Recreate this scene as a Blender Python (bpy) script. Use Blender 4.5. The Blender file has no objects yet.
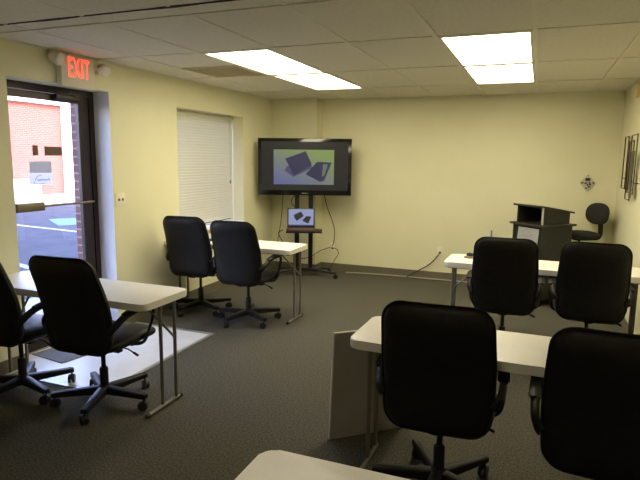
import bpy, bmesh, math, random
from mathutils import Vector, Matrix
random.seed(7)
C = bpy.context.scene.collection
PI = math.pi
XL, XR, YB, YF, H = -3.464, 0.9475, 3.518, -5.6, 2.397

# ------------------------------------------------------------------ materials
def mat(name, col, rough=0.6, metal=0.0, spec=0.5, emis=None, estr=0.0):
    m = bpy.data.materials.new(name); m.use_nodes = True
    b = m.node_tree.nodes['Principled BSDF']
    b.inputs['Base Color'].default_value = (*col, 1)
    b.inputs['Roughness'].default_value = rough
    b.inputs['Metallic'].default_value = metal
    b.inputs['Specular IOR Level'].default_value = spec
    if emis:
        b.inputs['Emission Color'].default_value = (*emis, 1)
        b.inputs['Emission Strength'].default_value = estr
    return m

def noisy(m, c1, c2, scale, detail=4, bump=0.0, bscale=None, lo=0.35, hi=0.65, dist=0.02):
    nt = m.node_tree; n = nt.nodes; L = nt.links; b = n['Principled BSDF']
    tc = n.new('ShaderNodeTexCoord'); no = n.new('ShaderNodeTexNoise')
    no.inputs['Scale'].default_value = scale; no.inputs['Detail'].default_value = detail
    L.new(tc.outputs['Object'], no.inputs['Vector'])
    r = n.new('ShaderNodeValToRGB')
    r.color_ramp.elements[0].position = lo; r.color_ramp.elements[1].position = hi
    r.color_ramp.elements[0].color = (*c1, 1); r.color_ramp.elements[1].color = (*c2, 1)
    L.new(no.outputs['Fac'], r.inputs['Fac']); L.new(r.outputs['Color'], b.inputs['Base Color'])
    if bump:
        n2 = n.new('ShaderNodeTexNoise'); n2.inputs['Scale'].default_value = bscale or scale
        n2.inputs['Detail'].default_value = 6
        L.new(tc.outputs['Object'], n2.inputs['Vector'])
        bp = n.new('ShaderNodeBump'); bp.inputs['Strength'].default_value = bump
        bp.inputs['Distance'].default_value = dist
        L.new(n2.outputs['Fac'], bp.inputs['Height']); L.new(bp.outputs['Normal'], b.inputs['Normal'])
    return m

def brick_mat(name, c1, c2, mortar, axis='x'):
    m = mat(name, c1, 0.9); nt = m.node_tree; n = nt.nodes; L = nt.links; b = n['Principled BSDF']
    tc = n.new('ShaderNodeTexCoord'); sx = n.new('ShaderNodeSeparateXYZ'); cx = n.new('ShaderNodeCombineXYZ')
    L.new(tc.outputs['Object'], sx.inputs[0])
    ad = n.new('ShaderNodeMath'); ad.operation = 'ADD'
    L.new(sx.outputs['X'], ad.inputs[0]); L.new(sx.outputs['Y'], ad.inputs[1])
    L.new(ad.outputs[0], cx.inputs['X']); L.new(sx.outputs['Z'], cx.inputs['Y'])
    br = n.new('ShaderNodeTexBrick'); br.inputs['Color1'].default_value = (*c1, 1)
    br.inputs['Color2'].default_value = (*c2, 1); br.inputs['Mortar'].default_value = (*mortar, 1)
    br.inputs['Scale'].default_value = 1.0; br.inputs['Brick Width'].default_value = 0.21
    br.inputs['Row Height'].default_value = 0.072; br.inputs['Mortar Size'].default_value = 0.008
    L.new(cx.outputs[0], br.inputs['Vector']); L.new(br.outputs['Color'], b.inputs['Base Color'])
    bp = n.new('ShaderNodeBump'); bp.inputs['Strength'].default_value = 0.4; bp.inputs['Distance'].default_value = 0.01
    L.new(br.outputs['Fac'], bp.inputs['Height']); bp.invert = True; L.new(bp.outputs['Normal'], b.inputs['Normal'])
    return m

M = {}
M['wall'] = noisy(mat('wall_paint', (.76, .73, .50), 0.5), (.75, .72, .49), (.77, .74, .51), 3, 3, 0.08, 120, dist=.002)
M['reveal'] = mat('reveal_paint', (.80, .78, .76), 0.5)
M['ceil'] = noisy(mat('ceiling_tile', (.74, .70, .58), 0.9), (.71, .67, .55), (.77, .73, .61), 40, 8, 0.25, 150, dist=.004)
M['tbar'] = mat('tbar_paint', (.76, .72, .60), 0.8)
M['gap'] = mat('ceiling_gap_dark', (.03, .025, .02), 0.9)
M['vent'] = noisy(mat('vent_tan', (.72, .64, .44), 0.8), (.70, .62, .42), (.75, .67, .46), 60)
M['carpet'] = noisy(mat('carpet', (.1, .09, .07), 0.97, spec=.1), (.058, .054, .042), (.134, .126, .101), 95, 6, 0.7, 260, .38, .64, dist=.006)
M['vinyl'] = noisy(mat('vinyl', (.74, .74, .74), 0.35), (.71, .71, .71), (.77, .77, .77), 6)
M['metaltrim'] = mat('metal_trim', (.42, .41, .38), 0.4, 0.6)
M['base'] = mat('vinyl_baseboard', (.14, .125, .085), 0.5)
M['bronze'] = mat('bronze_frame', (.035, .022, .018), 0.4, 0.3)
M['barmetal'] = mat('bar_metal', (.22, .18, .12), 0.4, 0.5)
M['glass'] = mat('door_glass', (1, 1, 1), 0.0)
def glassy(m, fac=.06):
    nt = m.node_tree; n = nt.nodes; L = nt.links; out = n['Material Output']
    for x in list(n):
        if x.type == 'BSDF_PRINCIPLED': n.remove(x)
    t = n.new('ShaderNodeBsdfTransparent'); g = n.new('ShaderNodeBsdfGlossy'); g.inputs['Roughness'].default_value = .02
    fr = n.new('ShaderNodeFresnel'); fr.inputs['IOR'].default_value = 1.45
    mx = n.new('ShaderNodeMixShader'); t.inputs['Color'].default_value = (.93, .95, .96, 1)
    ge = n.new('ShaderNodeNewGeometry'); sb = n.new('ShaderNodeMath'); sb.operation = 'SUBTRACT'; sb.inputs[0].default_value = 1; L.new(ge.outputs['Backfacing'], sb.inputs[1])
    ml = n.new('ShaderNodeMath'); ml.operation = 'MULTIPLY'; L.new(fr.outputs[0], ml.inputs[0]); L.new(sb.outputs[0], ml.inputs[1]); L.new(ml.outputs[0], mx.inputs[0]); L.new(t.outputs[0], mx.inputs[1]); L.new(g.outputs[0], mx.inputs[2])
    L.new(mx.outputs[0], out.inputs['Surface'])
glassy(M['glass'])
M['leather'] = noisy(mat('black_leather', (.011, .010, .009), 0.48, spec=.25), (.008, .0075, .007), (.013, .012, .011), 30, 4, 0.15, 220, dist=.002)
M['plastic'] = mat('black_plastic', (.011, .010, .010), 0.5, spec=.25)
M['castor'] = mat('castor_plastic', (.012, .012, .013), 0.35)
M['steel'] = mat('grey_steel', (.20, .185, .15), 0.4, 0.5)
M['chrome'] = mat('chrome', (.6, .6, .6), 0.2, 1.0)
M['tabletop'] = noisy(mat('table_plastic', (.84, .81, .75), 0.38), (.83, .80, .74), (.86, .83, .77), 200, 3, 0.1, 300, dist=.001)
M['rubber'] = mat('black_rubber', (.015, .015, .015), 0.7)
M['tvblack'] = mat('tv_gloss_black', (.008, .008, .008), 0.12)
M['standblack'] = mat('stand_black', (.015, .013, .012), 0.4, 0.2)
M['tvdark'] = mat('tv_dark_screen', (.01, .01, .012), 0.25, emis=(.016, .016, .014), estr=1.0)
M['lapblack'] = mat('laptop_black', (.02, .018, .018), 0.35)
M['lapdeck'] = mat('laptop_deck', (.09, .05, .04), 0.4)
M['wood'] = noisy(mat('black_laminate', (.018, .017, .012), 0.5), (.016, .015, .011), (.022, .020, .014), 12)
M['woodedge'] = mat('laminate_edge', (.028, .024, .015), 0.45)
M['ceramic'] = mat('silver_edge', (.55, .55, .5), 0.3, 0.6)
M['paper'] = mat('paper', (.72, .72, .74), 0.8)
M['ink'] = mat('ink', (.30, .30, .34), 0.8)
M['fabric'] = noisy(mat('black_fabric', (.012, .011, .009), 0.9), (.010, .009, .008), (.018, .016, .013), 200)
M['board'] = noisy(mat('grey_board', (.30, .28, .24), 0.5), (.28, .26, .22), (.32, .30, .26), 5)
M['boardedge'] = mat('board_edge', (.62, .56, .42), 0.5)
M['signbox'] = mat('exit_sign_box', (.78, .73, .60), 0.5)
M['signred'] = mat('exit_red', (.8, .05, .03), 0.4, emis=(1.0, .055, .03), estr=2.2)
M['lamphead'] = mat('lamp_head', (.80, .75, .62), 0.3)
M['lampglass'] = mat('lamp_lens', (.88, .86, .78), 0.1)
M['switch'] = mat('switch_plate', (.85, .80, .62), 0.4)
M['slotdark'] = mat('slot_dark', (.10, .08, .05), 0.6)
M['cord'] = mat('black_cord', (.02, .018, .015), 0.5)
M['palecord'] = mat('pale_cord', (.36, .34, .26), 0.6)
M['blind'] = mat('blind_slat', (.66, .64, .54), 0.5)
M['artmetal'] = mat('art_bronze', (.09, .065, .035), 0.4, 0.7)
M['artplate'] = noisy(mat('art_plate', (.22, .22, .18), 0.35, 0.7), (.12, .12, .09), (.34, .34, .29), 14)
M['artdark'] = mat('art_dark_plate', (.05, .042, .03), 0.4, 0.6)
M['doormat'] = noisy(mat('doormat_grey', (.2, .2, .21), 0.95), (.17, .17, .18), (.24, .24, .26), 120, 4, .5, 200)
M['asphalt'] = noisy(mat('asphalt', (.16, .16, .18), 0.9), (.042, .040, .046), (.058, .056, .062), 2.2)
M['paint'] = mat('lot_paint', (.40, .40, .41), 0.8)
M['bluepaint'] = mat('lot_blue_paint', (.12, .24, .25), 0.8)
M['concrete'] = noisy(mat('concrete', (.5, .47, .42), 0.9), (.46, .43, .38), (.54, .51, .46), 3)
M['farbrick'] = brick_mat('far_brick', (.180, .054, .036), (.22, .072, .048), (.26, .14, .10))
M['nearbrick'] = brick_mat('near_brick', (.14, .058, .05), (.17, .075, .065), (.26, .20, .19))
M['white'] = mat('white_trim', (.82, .82, .80), 0.6)
M['extdark'] = mat('dark_grille', (.10, .09, .08), 0.6)
M['extbox'] = mat('utility_box', (.60, .60, .64), 0.6)
M['sticker'] = mat('door_sticker_brown', (.17, .11, .08), 0.7)
M['signgrey'] = mat('sign_grey', (.62, .60, .60), 0.7)
M['signpaper'] = mat('sign_paper', (.84, .82, .88), 0.7)
def translucent(m, f):
    nt = m.node_tree; n = nt.nodes; L = nt.links; b = n['Principled BSDF']; out = n['Material Output']
    t = n.new('ShaderNodeBsdfTranslucent'); t.inputs['Color'].default_value = b.inputs['Base Color'].default_value
    mx = n.new('ShaderNodeMixShader'); mx.inputs[0].default_value = f
    L.new(b.outputs[0], mx.inputs[1]); L.new(t.outputs[0], mx.inputs[2]); L.new(mx.outputs[0], out.inputs['Surface'])
translucent(M['signgrey'], .4); translucent(M['signpaper'], .55)
M['signblue'] = mat('sign_blue', (.22, .26, .50), 0.7)
M['diffuser'] = mat('light_diffuser', (.9, .88, .8), 0.5, emis=(1.0, .90, .63), estr=13)
M['diffuser_fill'] = mat('light_diffuser_fill', (.9, .88, .8), 0.5, emis=(1.0, .88, .64), estr=6.5)  # glow of the added fill panel behind the viewer
M['brownthing'] = mat('brown_wrap', (.22, .13, .08), 0.6)
M['clear'] = mat('clear_acrylic', (.62, .60, .50), 0.25)
M['pinkish'] = mat('pink_item', (.60, .25, .20), 0.6)
M['bluepen'] = mat('blue_marker', (.10, .16, .32), 0.4)
M['alarm'] = mat('alarm_box', (.72, .58, .28), 0.5)
M['brownlabel'] = mat('brand_grey', (.30, .30, .30), 0.3)

# ------------------------------------------------------------------ mesh helpers
def box(bm, x0, x1, y0, y1, z0, z1, mtx=None, bevel=0):
    vs = [bm.verts.new(v) for v in ((x0,y0,z0),(x1,y0,z0),(x1,y1,z0),(x0,y1,z0),(x0,y0,z1),(x1,y0,z1),(x1,y1,z1),(x0,y1,z1))]
    fs = [bm.faces.new([vs[i] for i in f]) for f in ((3,2,1,0),(4,5,6,7),(0,1,5,4),(1,2,6,5),(2,3,7,6),(3,0,4,7))]
    if bevel:
        es = list({e for f in fs for e in f.edges})
        r = bmesh.ops.bevel(bm, geom=es, offset=bevel, segments=2, affect='EDGES', profile=.5)
        vs = list({v for f in r['faces'] for v in f.verts} | {v for v in vs if v.is_valid})
    if mtx is not None:
        for v in vs: v.co = mtx @ v.co
    return vs

def smooth_path(pts, n=6):
    P = [Vector(p) for p in pts]; out = []
    for i in range(len(P)-1):
        a = P[max(i-1,0)]; b = P[i]; c = P[i+1]; d = P[min(i+2,len(P)-1)]
        for k in range(n):
            t = k/n
            out.append(.5*((2*b)+(c-a)*t+(2*a-5*b+4*c-d)*t*t+(3*b-a-3*c+d)*t**3))
    out.append(P[-1]); return out

def tube(bm, pts, r, seg=8, ry=None, closed=False, up=None):
    """sweep an ellipse (r wide, ry thick) along a path"""
    P = [Vector(p) for p in pts]; rings = []; n = len(P)
    rr = r if isinstance(r, (list, tuple)) else [r]*n
    prev = Vector(up) if up else None
    for i, p in enumerate(P):
        if closed: t = (P[(i+1) % n]-P[i-1])
        else: t = P[min(i+1, n-1)]-P[max(i-1, 0)]
        t.normalize()
        if prev is None:
            prev = Vector((0,0,1)) if abs(t.z) < .9 else Vector((1,0,0))
        a = prev - t*prev.dot(t)
        if a.length < 1e-4: a = t.orthogonal()
        a.normalize(); b = t.cross(a)
        if not up: prev = a
        k2 = rr[i] if ry is None else ry
        rings.append([bm.verts.new(p + a*math.cos(2*PI*k/seg)*k2 + b*math.sin(2*PI*k/seg)*rr[i]) for k in range(seg)])
    m = n if closed else n-1
    for i in range(m):
        A, B = rings[i], rings[(i+1) % n]
        for k in range(seg): bm.faces.new((A[k], A[(k+1) % seg], B[(k+1) % seg], B[k]))
    if not closed:
        bm.faces.new(rings[0][::-1]); bm.faces.new(rings[-1])

def lathe(bm, prof, mtx=None, seg=16):
    rings = []
    for r, z in prof:
        rings.append([bm.verts.new((r*math.cos(2*PI*k/seg), r*math.sin(2*PI*k/seg), z)) for k in range(seg)])
    for A, B in zip(rings, rings[1:]):
        for k in range(seg): bm.faces.new((A[k], A[(k+1) % seg], B[(k+1) % seg], B[k]))
    bm.faces.new(rings[0][::-1]); bm.faces.new(rings[-1])
    if mtx is not None:
        for R in rings:
            for v in R: v.co = mtx @ v.co

def rrect(w, h, rad, n=6):
    """outline of a rounded rectangle; rad = (lower, upper)"""
    rl, ru = rad if isinstance(rad, tuple) else (rad, rad)
    out = []
    for cx, cy, r, a0 in ((w/2-ru, h/2-ru, ru, 0), (-w/2+ru, h/2-ru, ru, PI/2), (-w/2+rl, -h/2+rl, rl, PI), (w/2-rl, -h/2+rl, rl, 1.5*PI)):
        for k in range(n+1):
            a = a0+PI/2*k/n; out.append((cx+r*math.cos(a), cy+r*math.sin(a)))
    # subdivide the straight runs
    res = []
    for i, a in enumerate(out):
        b = out[(i+1) % len(out)]; d = math.hypot(b[0]-a[0], b[1]-a[1]); m = max(1, int(d/.05))
        for k in range(m): res.append((a[0]+(b[0]-a[0])*k/m, a[1]+(b[1]-a[1])*k/m))
    return res

def pad(bm, outline, t, deform, p=6, back=1.0):
    """cushion: outline in (u,v), thickness t, deform(u,v,w)->Vector"""
    S = [0.0, .25, .5, .7, .84, .92, .965, .99, 1.0]
    def prof(s): return (max(0, 1-s**p))**.5
    N = len(outline)
    def ring(s, sg):
        z = sg*t/2*prof(s)*(back if sg < 0 else 1)
        return [bm.verts.new(deform(u*s, v*s, z)) for u, v in outline]
    top = [bm.verts.new(deform(0, 0, t/2))]; bot = [bm.verts.new(deform(0, 0, -t/2*back))]
    T = [ring(s, 1) for s in S[1:-1]]; B = [ring(s, -1) for s in S[1:-1]]
    E = [bm.verts.new(deform(u, v, 0)) for u, v in outline]
    for k in range(N):
        j = (k+1) % N
        bm.faces.new((top[0], T[0][k], T[0][j])); bm.faces.new((bot[0], B[0][j], B[0][k]))
    for a, b in zip(T, T[1:]+[E]):
        for k in range(N): bm.faces.new((a[k], b[k], b[(k+1) % N], a[(k+1) % N]))
    for a, b in zip(B, B[1:]+[E]):
        for k in range(N): bm.faces.new((a[k], a[(k+1) % N], b[(k+1) % N], b[k]))

def prism(bm, outline, z0, z1, bevel=0, mtx=None):
    A = [bm.verts.new((u, v, z0)) for u, v in outline]; B = [bm.verts.new((u, v, z1)) for u, v in outline]
    n = len(A); f0 = bm.faces.new(A[::-1]); f1 = bm.faces.new(B)
    for k in range(n): bm.faces.new((A[k], A[(k+1) % n], B[(k+1) % n], B[k]))
    vs = A+B
    if bevel:
        es = list(f0.edges)+list(f1.edges)
        r = bmesh.ops.bevel(bm, geom=es, offset=bevel, segments=3, affect='EDGES', profile=.5)
        vs = [v for v in bm.verts] if mtx is not None else vs
    if mtx is not None:
        for v in vs:
            if v.is_valid: v.co = mtx @ v.co

def obj(name, bm, m, parent=None, smooth=True, loc=None):
    bmesh.ops.recalc_face_normals(bm, faces=bm.faces[:])
    me = bpy.data.meshes.new(name); bm.to_mesh(me); bm.free()
    me.materials.append(M[m] if isinstance(m, str) else m)
    if smooth:
        for p in me.polygons: p.use_smooth = True
        try: me.set_sharp_from_angle(angle=math.radians(38))
        except Exception: pass
    o = bpy.data.objects.new(name, me); C.objects.link(o)
    if parent is not None: o.parent = parent
    if loc is not None: o.location = loc
    return o

def thing(name, label, cat, loc=(0,0,0), rz=0, group=None):
    o = bpy.data.objects.new(name, None); o.empty_display_size = .1; C.objects.link(o)
    o.location = loc; o.rotation_euler = (0, 0, rz); o['label'] = label; o['category'] = cat
    if group: o['group'] = group
    return o
def tag(o, label, cat, group=None):
    o['label'] = label; o['category'] = cat
    if group: o['group'] = group
    return o
def struct(name, bm, m, label=None, cat=None, smooth=False):
    o = obj(name, bm, m, smooth=smooth); o['kind'] = 'structure'
    if label: o['label'] = label
    if cat: o['category'] = cat
    return o
def dup(root, loc, rz, label, group=None):
    r = root.copy(); C.objects.link(r); r.location = loc; r.rotation_euler = (0, 0, rz); r['label'] = label
    if group: r['group'] = group
    for ch in list(root.children):
        c = ch.copy(); C.objects.link(c); c.parent = r
        for g in list(ch.children):
            d = g.copy(); C.objects.link(d); d.parent = c
    return r
def B(): return bmesh.new()

# ------------------------------------------------------------------ room shell
DY0, DY1, DZ = -0.865, 0.14, 2.15          # door recess
WY0, WY1, WZ0, WZ1 = 1.11, 2.50, 0.77, 2.105   # window recess
bm = B(); box(bm, XL-.25, XR+.12, YF-.1, YB+.12, -.12, 0); struct('floor', bm, 'carpet', 'dark grey-brown speckled carpet floor of the training room', 'floor')
bm = B()
X0 = -3.70
for y0, y1, z0, z1 in ((YF, DY0, 0, 2.6), (DY0, DY1, DZ, 2.6), (DY1, WY0, 0, 2.6), (WY0, WY1, 0, WZ0), (WY0, WY1, WZ1, 2.6), (WY1, YB+.1, 0, 2.6)):
    box(bm, X0, XL, y0, y1, z0, z1)
struct('wall_left', bm, 'wall', 'cream painted left wall with door and window recesses', 'wall')
bm = B(); e = .02
for y0, y1, z0, z1 in ((YF, DY0+.02, -.12, 7.6), (DY0+.02, 0.0, DZ-.03, 7.6), (0.0, WY0, -.12, 7.6), (WY0, WY1, -.12, WZ0), (WY0, WY1, WZ1, 7.6), (WY1, YB+9, -.12, 7.6), (YF-12, YF, -.12, 7.6)):
    box(bm, -3.775, X0-.001, y0, y1, z0, z1)
struct('wall_exterior', bm, 'nearbrick', 'red brick outer face of the left wall seen beside the glass door', 'wall')
bm = B(); box(bm, XL-.2, XR+.1, YB, YB+.1, 0, 2.6); struct('wall_back', bm, 'wall', 'cream painted back wall behind the lectern', 'wall')
bm = B(); box(bm, XR, XR+.1, YF, YB, 0, 2.6); struct('wall_right', bm, 'wall', 'cream painted right wall holding the metal wall sculpture', 'wall')
bm = B(); box(bm, XL-.2, XR+.1, YF-.1, YF, 0, 2.6); struct('wall_front', bm, 'wall', 'cream wall behind the viewer', 'wall')
PX, PY = -2.775, 3.30
bm = B(); box(bm, XL, PX, PY, YB, 0, H); struct('trim_pilaster', bm, 'wall', 'boxed-out cream wall section in the corner behind the television', 'wall')

# ceiling: suspended tiles, grid, troffers.  lit cells and vent cell are openings
lights = [(-1, 0), (-1, 1), (-4, 0), (-4, 1), (-1, -3)]
bm = B()
rowsY = [YF, -4.66, -3.44, -2.22, -1.18, -1.0, 0.0, 1.22, 2.44, YB]
colsX = [XL] + [0.61*i for i in range(-5, 2)] + [XR]
for a, b in zip(rowsY, rowsY[1:]):
    for c, d in zip(colsX, colsX[1:]):
        i = round(c/.61); j = round(a/1.22)
        if c != XL and (((i, j) in lights and a in (0.0, 1.22)) or (i == -1 and a == -4.66)): continue
        zo = random.uniform(0, .004)
        if a == 0.0 and i == -5 and c != XL:
            box(bm, c, d, a, .61, H+zo, H+.03); continue
        box(bm, c, d, a+(0.012 if a == -1.18 else 0), b, H+zo, H+.03)
struct('ceiling', bm, 'ceil', 'suspended ceiling of beige mineral tiles', 'ceiling')
bm = B(); box(bm, XL-.2, XR+.1, YF-.1, YB+.1, 2.6, 2.7); struct('ceiling_slab', bm, 'gap', 'dark slab above the suspended tiles', 'ceiling')
bm = B()
for i in range(-5, 2):
    w = .012
    x = .61*i
    box(bm, x-w, x+w, YF, YB, H-.003 if i in (-5, -4, -3, -2) else H-.007, H+.006)
struct('trim_1', bm, 'tbar', 'painted metal ceiling grid bars running towards the back wall', 'trim')
bm = B()
for y in (-4.66, -3.44, -2.22, 0.0, 1.22, 2.44): box(bm, XL, XR, y-.009, y+.009, H-.003, H+.006)
box(bm, XL, XR, -1.009, -.991, H-.006, H+.006)
struct('trim_2', bm, 'tbar', 'painted metal ceiling cross bars', 'trim')
# sagging seam: a dark strip stands in for shade in the open gap
bm = B()
N = 40
up = []; lo = []
for k in range(N+1):
    x = XL+(2.25)*k/N
    w = .004+.012*max(0, math.sin(k*.42+1.9))
    up.append((x, -1.172+w)); lo.append((x, -1.172-w*.8))
prism(bm, up[::-1]+lo, H-.004, H+.02)
struct('trim_3', bm, 'gap', 'ragged dark strip standing in for the shaded gap of a sagging ceiling seam', 'trim')
for k, (y0, x0) in enumerate(((-.47, -3.12), )):
    pass
bm = B()   # wall angle at the perimeter
box(bm, XL, XL+.018, YF, PY, H-.004, H+.004); box(bm, XR-.018, XR, YF, YB, H-.004, H+.004)
box(bm, PX, XR, YB-.018, YB, H-.004, H+.004); box(bm, XL, PX+.018, PY-.018, PY, H-.004, H+.004)
struct('trim_4', bm, 'tbar', 'thin painted wall angle around the ceiling', 'trim')

def troffer(i, j, label, dm='diffuser', yo=0):
    x0, x1, y0, y1 = .61*i+.014, .61*(i+1)-.014, 1.22*j+.014+yo, 1.22*(j+1)-.014+yo
    t = thing('ceiling_light', label, 'ceiling light', ((x0+x1)/2, (y0+y1)/2, H), 0, 'lit fluorescent panels in the ceiling')
    w, l = (x1-x0)/2, (y1-y0)/2
    bm = B(); f = .018; g = .030
    box(bm, -w, w, -l, -l+g, -.006, .02); box(bm, -w, w, l-g, l, -.006, .02)
    box(bm, -w, -w+f, -l+g, l-g, -.006, .02); box(bm, w-f, w, -l+g, l-g, -.006, .02)
    box(bm, -w, w, -l, l, .04, .10)
    obj('frame', bm, 'tbar', t, False)
    bm = B(); box(bm, -w+f, w-f, -l+g, l-g, 0.004, .010); obj('diffuser', bm, dm, t, False)
troffer(-1, 0, 'nearer lit panel of the right-hand pair of ceiling lights')
troffer(-1, 1, 'farther lit panel of the right-hand pair of ceiling lights, closer to the back wall')
troffer(-4, 0, 'nearer lit panel of the left-hand pair of ceiling lights, beside the tan vent')
troffer(-4, 1, 'farther lit panel of the left-hand pair of ceiling lights, closer to the television')

troffer(-1, -4, 'unseen dim ceiling panel behind the viewer, added to brighten the foreground table', 'diffuser_fill', .22)  # added fill light, unseen, to lift the foreground table
t = thing('ceiling_vent', 'tan square return-air vent in the ceiling left of the left-hand lights', 'vent', (-2.745, .915, H))
bm = B(); w = .295
box(bm, -w, w, -w, -w+.02, -.006, .01); box(bm, -w, w, w-.02, w, -.006, .01); box(bm, -w, -w+.02, -w, w, -.006, .01); box(bm, w-.02, w, -w, w, -.006, .01)
obj('frame', bm, 'vent', t, False)
bm = B()
for k in range(14):
    y = -.27+k*.04
    box(bm, -.275, .275, -.017, .017, -.0015, .0015, Matrix.Translation((0, y, .012)) @ Matrix.Rotation(.5, 4, 'X'))
box(bm, -.28, .28, -.28, .28, .022, .026)
obj('louvre', bm, 'vent', t, False)

# baseboards
bh = .105
bm = B(); box(bm, XL, XL+.012, DY1, PY, 0, bh); box(bm, XL, XL+.012, YF, DY0, 0, bh); struct('baseboard_left', bm, 'base', 'dark taupe vinyl baseboard of the left wall', 'baseboard')
bm = B(); box(bm, PX, XR, YB-.012, YB, 0, bh); box(bm, XL, PX+.012, PY-.012, PY, 0, bh); box(bm, PX, PX+.012, PY-.012, YB-.012, 0, bh); struct('baseboard_back', bm, 'base', 'dark taupe vinyl baseboard of the back wall', 'baseboard')
bm = B(); box(bm, XR-.012, XR, YF, YB-.012, 0, bh); struct('baseboard_right', bm, 'base', 'dark taupe vinyl baseboard of the right wall', 'baseboard')

# entry floor of pale vinyl with a metal edge
EX, EY0, EY1 = -2.60, -1.00, .33
bm = B(); box(bm, -3.70, EX, DY0, DY1, 0.0005, .004); box(bm, XL+.013, EX, EY0, DY0, .0005, .004); box(bm, XL+.013, EX, DY1, EY1, .0005, .004)
struct('floor_entry', bm, 'vinyl', 'white vinyl floor patch in front of the glass door', 'floor')
bm = B(); box(bm, EX, EX+.035, EY0-.035, EY1+.035, 0.0005, .007); box(bm, XL+.013, EX, EY1, EY1+.035, .0005, .007); box(bm, XL+.013, EX, EY0-.035, EY0, .0005, .007)
struct('trim_5', bm, 'metaltrim', 'grey edge strip around the white entry floor', 'trim')
bm = B(); prism(bm, [(-3.62, -.68), (-3.25, -.73), (-3.19, -.44), (-3.56, -.40)], .0045, .012, .002)
tag(obj('doormat', bm, 'doormat'), 'small dark grey mat on the white entry floor by the glass door', 'mat')

bm = B()   # smooth white lining of the door recess
box(bm, X0+.003, XL-.0005, DY1-.003, DY1-.0002, 0, DZ-.0005)
box(bm, X0+.003, XL-.0005, DY0+.0002, DY0+.003, 0, DZ-.0005)
struct('trim_6', bm, 'reveal', 'white painted side linings of the door recess', 'trim')
# ------------------------------------------------------------------ door
d = bpy.data.objects.new('door_1', None); C.objects.link(d); d['kind'] = 'structure'; d['label'] = 'dark bronze framed glass exit door'; d['category'] = 'door'
d.location = (-3.66, 0, 0)
bm = B()
box(bm, -.04, .02, .085, DY1, 0, DZ); box(bm, -.04, .02, DY0, DY0+.05, 0, DZ); box(bm, -.04, .02, DY0+.05, .085, DZ-.055, DZ)
obj('door_frame', bm, 'bronze', d, False)
bm = B()
SY0, SY1 = DY0+.055, .08
box(bm, -.025, .012, SY1-.115, SY1, .01, DZ-.06, bevel=.003); box(bm, -.025, .012, SY0, SY0+.10, .01, DZ-.06, bevel=.003)
box(bm, -.025, .012, SY0+.10, SY1-.115, DZ-.115, DZ-.06); box(bm, -.025, .012, SY0+.10, SY1-.115, .01, .20)
obj('door_leaf', bm, 'bronze', d, False)
bm = B(); box(bm, -.010, -.004, SY0+.09, SY1-.105, .19, DZ-.105); obj('glass_pane', bm, 'glass', d, False)
bm = B(); box(bm, -.04, .02, DY0+.05, .085, 0, .014); obj('threshold', bm, 'metaltrim', d, False)
bm = B(); tube(bm, [(.055, SY0+.03, 1.19), (.055, SY1-.03, 1.19)], .010, 10); tube(bm, [(.012, SY1-.05, 1.19), (.055, SY1-.05, 1.19)], .012, 8); tube(bm, [(.012, SY0+.05, 1.19), (.055, SY0+.05, 1.19)], .012, 8)
pb = obj('push_bar', bm, 'barmetal', d)
bm = B(); box(bm, .012, .075, -.745, -.49, 1.155, 1.225, bevel=.008); obj('latch_housing', bm, 'barmetal', pb)
# door closer under the header
bm = B(); box(bm, .014, .06, -.30, -.06, DZ-.105, DZ-.06, bevel=.006); tube(bm, [(.05, -.12, DZ-.06), (.10, -.22, DZ-.05), (.05, -.36, DZ-.045)], .008, 8)
obj('door_closer', bm, 'bronze', d)
# stickers and paper sign on the glass
GX = -3.66
for y0, y1, z0, z1, lb in ((-.512, -.460, 1.592, 1.672, 'small brown square sticker on the door glass, left of the wider one'), (-.398, -.225, 1.592, 1.666, 'wide brown sticker on the door glass')):
    bm = B(); box(bm, GX-.0035, GX-.001, y0, y1, z0, z1); tag(obj('door_sticker', bm, 'sticker', smooth=False), lb, 'sticker', 'brown stickers on the door glass')
t = thing('paper_sign', 'pale paper sign with a blue swoosh logo taped on the door glass', 'sign', (GX, 0, 0))
bm = B(); box(bm, -.0035, -.001, -.550, -.338, 1.455, 1.545); obj('upper_panel', bm, 'signgrey', t, False)
bm = B(); box(bm, -.0035, -.001, -.560, -.333, 1.36, 1.455); obj('lower_panel', bm, 'signpaper', t, False)
bm = B()
tube(bm, smooth_path([(0.0, -.44, 1.435), (0, -.475, 1.43), (0, -.50, 1.405), (0, -.50, 1.395)], 6), .002, 6)
tube(bm, smooth_path([(0, -.505, 1.385), (0, -.52, 1.375), (0, -.49, 1.366), (0, -.42, 1.368)], 6), .0018, 6)
obj('swoosh', bm, 'signblue', t)
cu = bpy.data.curves.new('sign_word', 'FONT'); cu.body = 'network'; cu.size = .036; cu.extrude = .0006; cu.align_x = 'LEFT'
to = bpy.data.objects.new('tmp', cu); C.objects.link(to); bpy.context.view_layer.update()
me = bpy.data.meshes.new_from_object(to.evaluated_get(bpy.context.evaluated_depsgraph_get())); bpy.data.objects.remove(to)
me.materials.clear(); me.materials.append(M['signblue'])
me.transform(Matrix(((0, 0, 1, 0.0), (1, 0, 0, -.485), (0, 1, 0, 1.388), (0, 0, 0, 1))))
o = bpy.data.objects.new('lettering', me); C.objects.link(o); o.parent = t

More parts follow.
